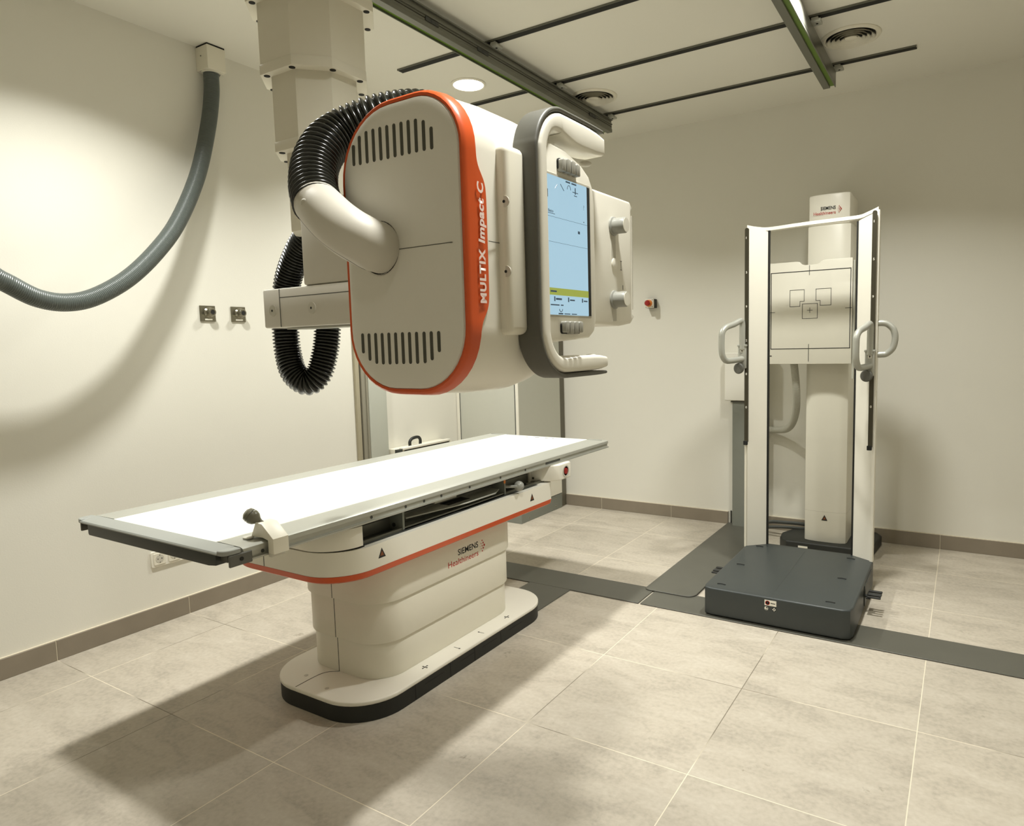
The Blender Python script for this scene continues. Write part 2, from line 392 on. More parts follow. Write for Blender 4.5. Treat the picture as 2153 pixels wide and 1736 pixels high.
def vent(x, y, r, lab):
    t = thing('ceiling_vent', lab, 'air vent', (x, y, RZ-.012), 'round ceiling vents')
    link('rim', Bm().lathe([(r, .012), (r, .009), (r*.97, .004), (r*.90, .0), (r*.86, .002), (r*.80, .012)], (x, y, RZ-.012), n=48, caps=False), 'white2', t)
    link('backing', Bm().cyl((x, y, RZ-.003), (x, y, RZ-.001), r*.82, 40), 'hole', t)
    for k, q in enumerate((.80, .65, .50, .35)):
        link('cone_ring', Bm().lathe([(r*q, .0), (r*(q-.11), .014), (r*(q-.12), .014), (r*(q-.03), .0)], (x, y, RZ-.017), n=40, caps=False), 'white2', t)
    link('centre_disc', Bm().lathe([(r*.2, .008), (r*.21, .003), (r*.17, -.001), (.001, -.002)], (x, y, RZ-.012), n=32), 'white2', t)
vent(1.345, -.86, .15, 'round ceiling vent beside the left rail, near the back wall')
vent(2.855, -.855, .145, 'round ceiling vent right of the rail with the bright green strip')
def downlight(x, y, watts, lab, seen):
    t = thing('downlight', lab, 'ceiling light', (x, y, RZ-.01), 'round recessed ceiling lights')
    link('trim_ring', Bm().lathe([(.105, .010), (.105, .006), (.098, .0), (.090, .002), (.088, .010)], (x, y, RZ-.010), n=40, caps=False), 'white', t)
    link('diffuser', Bm().lathe([(.089, .009), (.089, .003), (.001, .002)], (x, y, RZ-.010), n=40), 'lamp', t)
    l = D.lights.new('downlight_beam', 'AREA'); l.shape = 'DISK'; l.size = .16; l.energy = watts; l.color = LAMP_COLOR; l.spread = math.radians(126)
    o = D.objects.new('downlight_beam', l); COL.objects.link(o); o.parent = t; o.location = (0, 0, -.004)
labs = ['glowing round ceiling light above the tube head', 'round ceiling light over the near end of the table', 'round ceiling light right of the second rail, near the stand', 'round ceiling light right of the tube column', 'added fill light far right near the back wall', 'added fill light behind the camera']  # the closing two are fill lamps added out of view
for (x, y, wt), lb in zip(LAMPS, labs): downlight(x, y, wt, lb, True)

# ------------------------------------------------------------------ left wall: outlets, supply hose
ob = thing('cable_outlet_box', 'white cable outlet box in the corner of left wall and ceiling', 'outlet box', (.05, -2.613, 2.775))
link('housing', Bm().box(.0, .10, -2.664, -2.565, 2.7755, 2.892, .002, 1), 'white2', ob)
link('collar', Bm().lathe([(.040, 0), (.048, 0), (.048, .006), (.040, .006)], (.052, -2.615, 2.7685), n=28, caps=False), 'white2', ob)
link('screw', Bm().cyl((.045, -2.6655, 2.845), (.045, -2.664, 2.845), .003, 10), 'dark', ob)
link('shadow_gap', Bm().box(.004, .098, -2.662, -2.567, 2.892, 2.8995), 'hole', ob, smooth=0)
hp = spline([(.052, -2.619, 2.7675), (.055, -2.626, 2.662), (.070, -2.669, 2.482), (.110, -2.768, 2.221), (.160, -2.911, 1.975), (.200, -3.046, 1.816), (.235, -3.199, 1.679), (.250, -3.347, 1.590), (.260, -3.460, 1.561), (.270, -3.563, 1.573), (.285, -3.658, 1.620), (.300, -3.732, 1.667), (.34, -3.90, 1.84), (.42, -4.10, 2.12), (.6, -4.28, 2.48), (.85, -4.35, 2.72)], 22)
P_, R_ = ribbed(hp, .0375, .0075, .0018, 4)
t = thing('supply_hose', 'thick grey supply hose hanging in a loop from the corner box by the left wall', 'hose', (.26, -3.46, 1.52))
link('hose', Bm().tube(P_, R_, 20), 'hosegrey', t, smooth=60)
link('ceiling_hanger', Bm().box(.80, .90, -4.40, -4.30, 2.715, RZ-.0005, .004), 'white2', t)
for k, (yy, lab) in enumerate(((-2.70, 'square steel gas socket on the left wall, left of the two'), (-2.525, 'square steel gas socket on the left wall, right of the two'))):
    t = thing('wall_socket', lab, 'wall socket', (0, yy, 1.505), 'steel sockets on the left wall')
    link('face_plate', Bm().box(0, .007, yy-.043, yy+.043, 1.505, 1.588, .002, 1), 'steel', t)
    link('nozzle', Bm().lathe([(.028, 0), (.028, .006), (.021, .012), (.021, .034), (.018, .038), (.012, .038), (.012, .020)], (.007, yy+.004, 1.553), (1, 0, 0), 24), 'steel', t)
    link('bore', Bm().cyl((.025, yy+.004, 1.553), (.0445, yy+.004, 1.553), .0118, 20), 'hole', t)
    link('name_tag', Bm().box(.007, .0085, yy-.018, yy+.022, 1.512, 1.520), 'white', t, smooth=0)
t = thing('power_outlet', 'white double power outlet low on the left wall under the table end', 'power outlet', (0, -2.97, .288))
link('frame', Bm().prism(rr(-3.085, -2.855, .288, .368, .008, 3), 0, .009, 'x', r=.002, seg=1), 'white', t)
for k in range(3):
    yc = -3.045+.072*k
    so = link('socket', Bm().prism(rr(yc-.029, yc+.029, .299, .357, .005, 3), .008, .012, 'x', r=.001, seg=1), 'white2', t)
    link('recess', Bm().cyl((.010, yc, .328), (.0128, yc, .328), .020, 24), 'lgrey', so)
    link('pin_hole', Bm().cyl((.012, yc-.0095, .328), (.0134, yc-.0095, .328), .0026, 10).cyl((.012, yc+.0095, .328), (.0134, yc+.0095, .328), .0026, 10).box(.012, .0134, yc-.002, yc+.002, .345, .3485).box(.012, .0134, yc-.002, yc+.002, .3085, .312), 'hole', so)
# storage box with black handle standing at the left wall
t = thing('detector_storage_box', 'white metal storage box with a black handle standing at the left wall', 'storage box', (.07, -1.19, 0))
link('body', Bm().box(.002, .12, -1.46, -.92, 0, .648, .006), 'white2', t)
link('lid_lip', Bm().box(.09, .128, -1.44, -.94, .642, .658, .003), 'white', t)
link('slot', Bm().box(.1195, .1225, -1.42, -.95, .628, .640), 'hole', t, smooth=0)
link('handle', Bm().tube(spline([(.06, -1.30, .648), (.06, -1.30, .680), (.06, -1.275, .700), (.06, -1.22, .704), (.06, -1.195, .685), (.06, -1.195, .648)], 6), .011, 10), 'black', t, label='black carry handle')
link('hinge', Bm().box(.10, .127, -1.49, -1.445, .60, .652), 'dark', t)
# control cabinet in the corner
t = thing('control_cabinet', 'tall grey metal control cabinet in the corner by the back wall', 'cabinet', (.3, -.4, 0))
link('plinth', Bm().box(.01, .590, -.70, -.10, 0, .118, .002, 1), 'plinth', t, label='grey plinth')
bd = link('body', Bm().box(.004, .590, -.698, -.10, .121, 1.82, .003, 1), 'cabgrey', t)
link('side_frame', Bm().box(.004, .034, -.703, -.6985, .20, 1.80).box(.566, .590, -.703, -.6985, .20, 1.80).box(.034, .566, -.703, -.6985, 1.77, 1.80), 'white', bd, smooth=0)
link('seam', Bm().box(.034, .037, -.7028, -.6982, .20, 1.77).box(.556, .559, -.7028, -.6982, .20, 1.77), 'dark', bd, smooth=0)
for yy, zz in ((-.60, .028), (-.20, .030), (-.20, .092)): link('screw', Bm().sphere((.590, yy, zz), .0065, .5, 1, 1, 12), 'steel', t)
link('lit_face_sheet', Bm().box(.590, .5925, -.695, -.104, .123, .26, .001, 1), 'white', t)  # same cabinet face; white sheet paints its brighter lit part below the shade
tag(link('corner_duct', Bm().box(.50, .572, -.095, -.002, 0, 1.82, .002, 1), mat('brown_grey_duct', (110, 106, 92), .5)), 'narrow dark grey vertical duct between cabinet and back wall', 'duct')

# ------------------------------------------------------------------ back wall
t = thing('emergency_stop_switch', 'wall emergency stop with red button on the back wall', 'emergency switch', (1.365, 0, 1.60))
link('box', Bm().box(1.335, 1.405, -.055, 0, 1.598, 1.666, .004), 'black', t)
link('cover', Bm().box(1.335, 1.405, -.070, -.055, 1.598, 1.666, .003), 'white2', t)
link('ring', Bm().lathe([(.026, 0), (.026, .006), (.020, .008), (.014, .008)], (1.370, -.070, 1.634), (0, -1, 0), 28), 'amber', t)
link('button', Bm().lathe([(.012, 0), (.012, .018), (.020, .024), (.021, .034), (.016, .040), (.001, .041)], (1.370, -.074, 1.634), (0, -1, 0), 28), 'red', t)
link('screw', Bm().cyl((1.345, -.0715, 1.606), (1.345, -.069, 1.606), .003, 10), 'dark', t)
for q_ in ((1.396, 1.606), (1.396, 1.658)): link('screw', Bm().cyl((q_[0], -.0715, q_[1]), (q_[0], -.069, q_[1]), .003, 10), 'dark', t)
t = thing('wall_trunking', 'grey vertical wall trunking with a white box on top, behind the left post', 'cable trunking', (2.05, -.04, 0))
link('duct', Bm().box(2.005, 2.20, -.080, -.001, .0, .912, .003, 1), 'trunk', t)
link('cap', Bm().box(1.995, 2.205, -.085, -.001, .905, .915, .002, 1), 'dark2', t)
link('upper_box', Bm().box(1.955, 2.24, -.100, -.001, .918, 1.255, .004, 1), 'wall', t, label='white box')
link('conduit', Bm().cyl((1.975, -.006, .0), (1.975, -.006, .1), .005, 8), 'dark', t)

# ------------------------------------------------------------------ logo helper
def logo(parent, origin, right, up, wH, hS):
    """origin: lower left of the red line; wH width of lower word, hS capital height"""
    r_ = Vector(right).normalized(); u_ = Vector(up).normalized(); o = Vector(origin); n_ = r_.cross(u_)
    link('brand_text', Bm().text('SIEMENS', o+u_*hS*1.45+r_*wH*.32, r_, u_, width=wH*.68, height=hS, bold=.016), 'txt_black', parent, smooth=0)
    link('brand_text', Bm().text('Healthineers', o, r_, u_, width=wH, height=hS*.98, bold=.006), 'txt_red', parent, smooth=0)
    b = Bm(); c0 = o + r_*wH*1.07 + u_*hS*1.35; g = hS*.46
    for i in range(3):
        for j in range(3):
            p = c0 + r_*(i+j)*g*.62 + u_*(i-j)*g; rad = hS*(.055+.038*(i+j))
            b.cyl(p, p+n_*.0006, rad, 12)
    link('logo_dots', b, 'txt_red', parent, smooth=0)
def warning(parent, c, right, up, s):
    r_ = Vector(right).normalized(); u_ = Vector(up).normalized(); n_ = r_.cross(u_); c = Vector(c)
    def tri(k, off): return [c+u_*s*.6*k+n_*off, c-u_*s*.4*k-r_*s*.5*k+n_*off, c-u_*s*.4*k+r_*s*.5*k+n_*off]
    t = bmesh.new(); v = [t.verts.new(p) for p in tri(1, .0004)]; t.faces.new((v[0], v[1], v[2]))
    b = Bm(); b.add(t); o = link('warning_sign', b, 'txt_black', parent, smooth=0)
    t = bmesh.new(); v = [t.verts.new(p) for p in tri(.5, .0008)]; t.faces.new((v[0], v[1], v[2])); b = Bm(); b.add(t)
    link('symbol', b, mat('brown_sign', (128, 70, 30), .5), o, smooth=0)

# ------------------------------------------------------------------ wall stand (detector column)
t = thing('wall_detector_stand', 'white detector column with square marked panel standing at the back wall', 'x-ray wall stand', (2.68, -.25, 0))
link('base', Bm().prism([(2.405, -.30), (2.415, -.40), (2.47, -.475), (2.90, -.475), (2.96, -.42), (2.985, -.10), (2.95, -.03), (2.55, -.03), (2.44, -.20)], .0, .068, 'z', ra=None, r=.010, seg=3), 'black', t, label='black base plate')
link('base_label', Bm().box(2.543, 2.60, -.4762, -.4745, .012, .044), 'white', t, smooth=0)
def colprof(x0, x1, yf, yb, bulge, n=10):
    o = [(x0, yb), (x0, yf+.035)]
    for k in range(n+1):
        a = k/n; x = x0+.006+(x1-x0-.012)*a; o.append((x, yf - bulge*(1-(2*a-1)**2) + .010*abs(2*a-1)**6))
    o += [(x1, yf+.035), (x1, yb)]; return o
link('column', Bm().prism(colprof(2.562, 2.815, -.405, -.10, .012), .068, 2.02, 'z', r=.004, seg=2), 'white', t)
hd = link('column_head', Bm().prism(colprof(2.566, 2.806, -.398, -.10, .012), 2.022, 2.205, 'z', r=.010, seg=3), 'white', t)
logo(hd, (2.60, -.4115, 2.083), (1, 0, 0), (0, 0, 1), .125, .019)
warning(t, (2.688, -.4180, .222), (1, 0, 0), (0, 0, 1), .036)
link('seam_line', Bm().prism(colprof(2.5617, 2.8153, -.4055, -.101, .012), .262, .2635, 'z'), 'lgrey', t)
# detector
zt = 1.805
pts = [(2.362, 1.19), (2.84, 1.19), (2.84, zt), (2.690, zt), (2.668, zt-.006), (2.655, zt-.020), (2.635, zt-.024), (2.575, zt-.024), (2.555, zt-.018), (2.545, zt-.004), (2.53, zt), (2.362, zt)]
dt = link('detector_panel', Bm().prism(pts[::-1], -.525, -.485, 'y', r=.004, seg=2), 'white', t, label='white panel with black outlines')
link('rear_housing', Bm().box(2.40, 2.82, -.4845, -.425, 1.22, 1.76, .01), 'lgrey', dt)
link('side_rail', Bm().box(2.842, 2.852, -.51, -.44, 1.10, 1.79, .002, 1), 'cabgrey', dt)
def line(b, x0, x1, z0, z1, y=-.5258): b.box(x0, x1, y, y+.0012, z0, z1)
lb = Bm(); L0 = .0026
def frame(b, pts, w_=L0, y=-.5258):
    n = len(pts)
    for i in range(n):
        a = pts[i]; c = pts[(i+1) % n]
        line(b, min(a[0], c[0])-w_/2, max(a[0], c[0])+w_/2, min(a[1], c[1])-w_/2, max(a[1], c[1])+w_/2, y)
frame(lb, [(2.378, 1.283), (2.831, 1.283), (2.831, 1.745), (2.378, 1.745)], .0045)
for q in ((2.600, 2.6030, 1.72, 1.778), (2.600, 2.6030, 1.205, 1.31), (2.363, 2.402, 1.505, 1.508), (2.803, 2.840, 1.515, 1.518), (2.590, 2.622, 1.511, 1.5135), (2.605, 2.6075, 1.496, 1.528)): line(lb, *q)
frame(lb, [(2.490, 1.538), (2.549, 1.538), (2.549, 1.567), (2.573, 1.567), (2.573, 1.636), (2.490, 1.636)])
frame(lb, [(2.664, 1.538), (2.725, 1.538), (2.725, 1.636), (2.640, 1.636), (2.640, 1.567), (2.664, 1.567)])
frame(lb, [(2.563, 1.463), (2.649, 1.463), (2.649, 1.551), (2.563, 1.551)])
line(lb, 2.366, 2.384, 1.237, 1.243)
link('outline_marks', lb, 'txt_black', dt, smooth=0)
P_, R_ = ribbed(spline([(2.50, -.455, 1.215), (2.508, -.44, 1.12), (2.512, -.42, 1.02), (2.50, -.36, .90), (2.46, -.27, .80), (2.40, -.16, .742), (2.33, -.08, .722), (2.25, -.045, .715), (2.17, -.05, .72)], 14), .0235, .007, .0016, 4)
link('cable_hose', Bm().tube(P_, R_, 16), 'palehose', t, smooth=60, label='pale grey hose')
link('floor_cable', Bm().tube(spline([(2.18, -.06, .03), (2.28, -.14, .085), (2.38, -.15, .095), (2.50, -.12, .09), (2.60, -.09, .07)], 8), .012, 10).tube(spline([(2.18, -.09, .02), (2.28, -.19, .06), (2.38, -.20, .075), (2.50, -.16, .07), (2.60, -.12, .06)], 8), .010, 10), 'dark', t)

# ------------------------------------------------------------------ patient platform with posts
t = thing('patient_stand', 'dark platform with two white posts, clear shield and hand grips in front of the column', 'patient stand', (2.68, -1.28, 0))
pb = [(2.342, -1.66), (2.352, -1.695), (2.385, -1.705), (2.98, -1.705), (3.012, -1.69), (3.022, -1.65), (3.022, -.93), (3.005, -.90), (2.915, -.845), (2.436, -.845), (2.342, -.925)]
pl = link('platform', Bm().prism(pb, .010, .146, 'z', r=.008, seg=3), 'platform', t, label='dark grey step platform')
mk = Bm()
for x, y in ((2.421, -.934), (2.414, -1.30), (2.415, -1.636), (2.912, -.936), (2.918, -1.286), (2.920, -1.636)):
    mk.tube([(x-.020+.04*k/8, y+.005*math.sin(math.pi*k/8), .1464) for k in range(9)], .0034, 6)
link('foot_marks', mk, 'hole', pl)
link('centre_line', Bm().box(2.668, 2.6692, -1.69, -.92, .146, .1465), 'dark', pl, smooth=0)
link('skid', Bm().box(2.36, 3.0, -1.69, -.86, 0.0065, .0135), 'black', pl, smooth=0)
lbp = link('warning_label', Bm().box(2.643, 2.697, -1.7065, -1.7045, .108, .134), 'white', pl, smooth=0)
link('ban_sign', Bm().lathe([(.0105, 0), (.0105, .0004), (.008, .0004), (.008, 0)], (2.657, -1.7066, .121), (0, -1, 0), 20), 'txt_red', lbp)
link('print', Bm().box(2.653, 2.661, -1.7072, -1.7066, .116, .127).box(2.671, 2.692, -1.7070, -1.7066, .119, .1225), 'txt_black', lbp, smooth=0)
link('label_sign', Bm().lathe([(.009, 0), (.009, .0004), (.0075, .0004), (.0075, 0)], (2.651, -1.7052, .093), (0, -1, 0), 20).box(2.645, 2.650, -1.7060, -1.7048, .089, .101).box(2.650, 2.657, -1.7060, -1.7048, .089, .094).box(2.680, 2.694, -1.7060, -1.7048, .086, .090).box(2.680, 2.684, -1.7060, -1.7048, .086, .100).box(2.690, 2.694, -1.7060, -1.7048, .086, .100).box(2.680, 2.694, -1.7060, -1.7048, .096, .100), 'white', pl, smooth=0)
link('dark_bumper', Bm().box(3.0225, 3.026, -1.30, -1.02, .03, .13), 'dark', pl)
for s, x0 in ((1, 3.024), (-1, 2.340)):
    pd = Bm()
    for k in range(4): pd.box(x0+s*.015 if s > 0 else x0-.075, x0+.075 if s > 0 else x0-.015, -1.335+.026*k, -1.319+.026*k, .086+.003*(k % 2), .094+.003*(k % 2), .002, 1)
    pd.box(min(x0+s*.010, x0+s*.03), max(x0+s*.010, x0+s*.03), -1.335, -1.24, .080, .088, .002, 1)
    link('foot_pedal', pd.cyl((x0-s*.004, -1.285, .078), (x0+s*.04, -1.285, .078), .008, 12), 'black', t, label='black ribbed foot pedal')
# posts: angled inwards; (outer x,y) (inner x,y)
def post(a, b, zt0, zt1, side):
    a = Vector((a[0], a[1])); b = Vector((b[0], b[1])); d = (b-a).normalized(); n = Vector((-d.y, d.x))
    if n.y < 0: n = -n
    q = [a, b, b+n*.032, a+n*.032]
    r0 = [(p.x, p.y, .140) for p in q]
    zz = (zt1, zt0, zt0, zt1) if side < 0 else (zt0, zt1, zt1, zt0)
    zz = (zt0, zt1, zt1, zt0)
    r1 = [(p.x, p.y, z) for p, z in zip(q, zz)]
    return Bm().loft([r0, r1])
A0, A1 = (2.352, -.950), (2.442, -.868); B1, B0 = (2.912, -.868), (3.004, -.925)
link('post', post(A0, A1, 1.972, 1.955, -1), 'white', t)
link('post', post(B0, B1, 1.985, 1.955, 1), 'white', t)
link('outer_flange', Bm().box(2.337, 2.350, -.957, -.925, .140, .76, .002, 1), 'white2', t)
link('outer_flange', Bm().box(3.004, 3.020, -.940, -.900, .140, 1.99, .003, 1), 'white', t)
tb = [(2.348, -.955, 1.966), (2.39, -.915, 1.958), (2.445, -.872, 1.955), (2.56, -.868, 1.960), (2.68, -.868, 1.964), (2.80, -.868, 1.966), (2.912, -.872, 1.968), (2.96, -.90, 1.976), (3.012, -.932, 1.990)]
rg = [[(x, y, z-.002), (x, y, z+.016), (x, y+.045, z+.016), (x, y+.045, z-.002)] for x, y, z in spline(tb, 4)]
link('top_bar', Bm().loft([[tuple(p) for p in r] for r in rg]), 'white', t)
link('clear_shield', Bm().box(2.448, 2.906, -.862, -.857, .147, 1.955), 'acrylic', t, label='clear acrylic shield')
link('seal', Bm().box(2.4425, 2.4525, -.869, -.855, .146, 1.953), 'hole', t, smooth=0, label='black edge seal')
link('seal', Bm().box(2.9025, 2.9115, -.869, -.855, .146, 1.953), 'hole', t, smooth=0, label='black edge seal')
def scale(x, y, z0, z1, lx):
    s = link('scale_strip', Bm().prism(rr(x-.011, x+.011, z0, z1, .010, 4), y-.010, y-.002, 'y'), mat('brown_black_strip', (70, 66, 52), .4, metal=.4), t, label='dark strip with small white numbers')
    tx = Bm(); z = z1-.06
    for k, d in enumerate(('1', '5', '9', '2', '8', '0', '4')):
        zz_ = z - k*.19
        if zz_ < z0+.03: break
        tx.text(d, (x-.0045, y-.0104, zz_), (1, 0, 0), (0, 0, 1), height=.012, bold=.02, ext=.0002)
    link('scale_number', tx, 'white', s, smooth=0)
    link('end_clip', Bm().box(x-.016, x+.008, y-.014, y-.002, z0-.012, z0+.012, .002, 1), 'hole', s)
scale(2.350, -.958, .755, 1.965, 0); scale(2.998, -.948, .762, 1.985, 0)
def grip(x, y, z0, vec, sweep, parent_name='hand_grip'):
    """D-shaped tube: base point x,y, lower end z0, unit reach vector"""
    vx, vy = vec
    prof = [(0, .190), (.05, .185), (.42, .172), (.80, .155), (.97, .125), (1.0, .085), (1.0, .04), (.93, .005), (.78, -.022), (.5, -.026), (0, -.024)]
    if sweep == 'inner': prof = [(0, .03), (0, .10), (.0, .170), (.06, .188), (.16, .186), (.42, .170), (.80, .152), (.97, .125), (1.0, .085), (1.0, .03), (.95, -.005), (.80, -.030), (.5, -.032), (.0, -.026)]
    return spline([(x+vx*a, y+vy*a, z0+b) for a, b in prof], 8)
for (x, y, z0, vecs, s) in ((2.330, -.972, 1.262, [((-.072, -.15), 'inner')], -1), (2.990, -.962, 1.222, [((-.047, -.16), 'inner')], 1)):
    cl = link('grip_clamp', Bm().box(x-.024, x+.022, y-.014, y+.020, z0-.080, z0+.052, .005).box(x-.028, x+.026, y-.018, y+.020, z0+.044, z0+.056, .004), 'alu', t)
    link('label_plate', Bm().box(x-.008, x+.008, y-.0148, y-.0138, z0+.012, z0+.034), 'white', cl, smooth=0)
    link('print', Bm().box(x-.003, x+.003, y-.0154, y-.0146, z0+.016, z0+.026), 'txt_black', cl, smooth=0)
    link('lamp_window', Bm().box(x-.006, x+.006, y-.0156, y-.0144, z0+.034, z0+.040), 'amber', cl, smooth=0)
    link('lock_knob', Bm().lathe([(.010, 0), (.010, .008), (.028, .012), (.031, .026), (.026, .030), (.001, .031)], (x-.006, y-.014, z0-.078), (-.25, -.97, 0), 24), 'dark2', cl, label='dark round locking knob')
    for vec, sw in vecs:
        link('hand_grip', Bm().tube(grip(x, y-.008, z0, vec, sw), .0165, 16), 'alu', t, label='grey tubular hand grip reaching forward')
gp = spline([(3.018, -.915, 1.415), (3.045, -.912, 1.414), (3.068, -.91, 1.405), (3.092, -.91, 1.378), (3.100, -.91, 1.335), (3.090, -.91, 1.285), (3.062, -.91, 1.256), (3.04, -.912, 1.252), (3.018, -.915, 1.251)], 6)
link('hand_grip', Bm().tube(gp, .0160, 16), 'alu', t, label='grey tubular hand grip on the outer right side')

# ------------------------------------------------------------------ examination table
t = thing('examination_table', 'white x-ray examination table with orange stripe and stepped pedestal', 'examination table', (1.34, -2.62, 0))
bs = link('base_plate', Bm().prism(rr(1.07, 1.655, -3.255, -1.995, .19, 12), .062, .079, 'z', r=.005, seg=3), 'white', t)
kk = link('kick_skirt', Bm().prism(rr(1.072, 1.653, -3.253, -1.997, .19, 12), 0, .0615, 'z', r=.001, seg=1), 'black', t, label='black skirt with foot switches')
sw = Bm()
for yy in (-2.995, -2.79, -2.63, -2.44): sw.box(1.6528, 1.6536, yy-.002, yy+.002, .002, .061)
for a in (-2.96, -2.76, -2.60, -2.40):
    sw.box(1.6528, 1.6538, a+.02, a+.13, .040, .0412)
link('switch_seam', sw, 'hole', kk, smooth=0)
sy = Bm()
def cross(b, x, y):
    b.box(x-.010, x+.010, y-.0015, y+.0015, .0792, .0797).box(x-.0015, x+.0015, y-.013, y+.013, .0792, .0797)
    for dx, dy in ((.010, 0), (-.010, 0), (0, .013), (0, -.013)): b.cyl((x+dx, y+dy, .0792), (x+dx, y+dy, .0797), .0035, 8)
cross(sy, 1.612, -2.895); cross(sy, 1.612, -2.335)
for yy, s in ((-2.70, 1), (-2.53, -1)):
    sy.box(1.598, 1.628, yy-.001, yy+.001, .0792, .0797).cyl((1.613+s*.015, yy, .0792), (1.613+s*.015, yy, .0797), .004, 8)
link('pedal_symbols', sy, 'txt_black', bs, smooth=0)
link('screw_cap', Bm().cyl((1.245, -3.17, .078), (1.245, -3.17, .0798), .008, 14).cyl((1.40, -3.20, .078), (1.40, -3.20, .0798), .008, 14), 'lgrey', bs)
link('seam', Bm().tube(spline([(1.335, -3.085, .0792), (1.30, -3.11, .0792), (1.285, -3.15, .0792), (1.285, -3.25, .0792)], 6), .0012, 6), 'dark', bs)
for (x0, x1, y0, y1, z0, z1) in ((1.125, 1.568, -3.085, -2.195, .079, .24), (1.118, 1.576, -3.093, -2.187, .222, .40), (1.110, 1.584, -3.101, -2.179, .383, .548)):
    tr = link('lift_column', Bm().prism(rr(x0, x1, y0, y1, .13, 10), z0, z1, 'z', r=.002, seg=2), 'white2', t)
    if z0 == .383: logo(tr, (1.584, -2.700, .418), (0, 1, 0), (0, 0, 1), .205, .026)
link('column_seam', Bm().box(1.335, 1.338, -3.1015, -3.095, .384, .545).box(1.335, 1.338, -3.0935, -3.088, .223, .384).box(1.335, 1.338, -3.0855, -3.08, .08, .224), 'dark', t, smooth=0)
# carriage with stripe
CX0, CX1, CY0, CY1 = 1.005, 1.650, -3.335, -1.955
cr_ = link('carriage', Bm().prism(rr(CX0, CX1, CY0, CY1, (.17, .16, .03, .03), 12), .570, .655, 'z', r=.0, seg=1), 'white', t, label='white carriage housing')
link('orange_stripe', Bm().loft([[(x, y, .543) for x, y in rr(CX0+.012, CX1-.012, CY0+.012, CY1-.012, (.16, .15, .03, .03), 12)], [(x, y, .549) for x, y in rr(CX0+.003, CX1-.003, CY0+.003, CY1-.003, (.17, .16, .03, .03), 12)], [(x, y, .5695) for x, y in rr(CX0-.001, CX1+.001, CY0-.001, CY1+.001, (.17, .16, .03, .03), 12)]]), 'orange', cr_)
warning(cr_, (1.650, -3.130, .615), (0, 1, 0), (0, 0, 1), .036)
warning(cr_, (1.650, -2.150, .612), (0, 1, 0), (0, 0, 1), .036)
link('seam', Bm().box(1.265, 1.268, -3.3358, -3.33, .571, .6555), 'dark', cr_, smooth=0)
link('screw_cap', Bm().cyl((1.235, -3.337, .635), (1.235, -3.334, .635), .008, 14).cyl((1.30, -3.337, .632), (1.30, -3.334, .632), .008, 14), 'lgrey', cr_)
# inner chassis and end covers
link('chassis', Bm().box(1.06, 1.53, -3.19, -2.02, .640, .742).box(1.53, 1.625, -3.19, -2.06, .640, .657), 'dark', t, label='dark inner chassis')
link('inner_rail', Bm().box(1.600, 1.612, -3.19, -1.98, .655, .668, .001, 1).box(1.535, 1.548, -3.19, -1.98, .655, .70), 'alud', t)
link('end_cover', Bm().prism(rr(1.02, 1.642, -3.345, -3.205, (.16, .13, .004, .004), 12), .664, .733, 'z', r=.004, seg=2), 'white', t, label='rounded white end cover')
link('cover_gap', Bm().prism(rr(1.03, 1.634, -3.325, -3.205, (.16, .13, .004, .004), 12), .655, .664, 'z'), 'hole', t, smooth=0)
link('end_cover', Bm().prism(rr(1.02, 1.560, -2.03, -1.935, (.004, .004, .02, .02), 6), .656, .745, 'z', r=.003, seg=2), 'white2', t)
es = link('emergency_stop', Bm().prism([(1.545, -2.03), (1.66, -1.99), (1.690, -1.955), (1.690, -1.845), (1.675, -1.83), (1.545, -1.83)], .662, .742, 'z', r=.006, seg=3), 'white', t, label='white housing with red stop button')
link('button_ring', Bm().lathe([(.030, 0), (.030, .004), (.024, .004), (.024, .001)], (1.689, -1.895, .702), (1, 0, 0), 28), 'lgrey', es)
link('red_button', Bm().lathe([(.017, 0), (.015, .006), (.001, .008)], (1.6885, -1.895, .702), (1, 0, 0), 28), 'red', es)
link('screw', Bm().cyl((1.58, -2.0318, .72), (1.58, -2.028, .72), .006, 10).cyl((1.58, -2.0318, .68), (1.58, -2.028, .68), .006, 10), 'steel', es)
# cassette tray unit
tu = link('tray_housing', Bm().box(1.30, 1.615, -2.985, -2.975, .660, .742).box(1.30, 1.615, -2.325, -2.315, .660, .742).box(1.30, 1.612, -2.985, -2.315, .656, .662).box(1.30, 1.31, -2.985, -2.315, .66, .742), 'plinth', t, label='grey tray housing under the table top')
link('bolt', Bm().cyl((1.57, -2.9875, .675), (1.57, -2.984, .675), .008, 12).cyl((1.57, -2.9875, .725), (1.57, -2.984, .725), .008, 12).cyl((1.45, -2.9875, .70), (1.45, -2.984, .70), .006, 12), 'dark', tu)
tray = Bm(); tp = [(1.36, -2.95), (1.58, -2.93), (1.62, -2.72), (1.635, -2.62), (1.635, -2.42), (1.60, -2.345), (1.36, -2.345)]
tray.prism(tp, .684, .690, 'z', r=.002, seg=1)
link('cassette_tray', tray, 'alu', tu)
link('tray_recess', Bm().box(1.42, 1.60, -2.70, -2.56, .6904, .6912), 'hole', tu, smooth=0)
link('clip_bar', Bm().box(1.55, 1.57, -2.96, -2.87, .722, .730, .001, 1).box(1.55, 1.57, -2.86, -2.74, .724, .734, .001, 1).box(1.52, 1.56, -2.74, -2.60, .700, .716, .001, 1).box(1.55, 1.57, -2.59, -2.48, .722, .731, .001, 1).box(1.55, 1.57, -2.47, -2.36, .724, .733, .001, 1), 'white', tu)
link('caution_sign', Bm().box(1.6152, 1.6160, -2.330, -2.316, .712, .728), 'amber', tu, smooth=0)
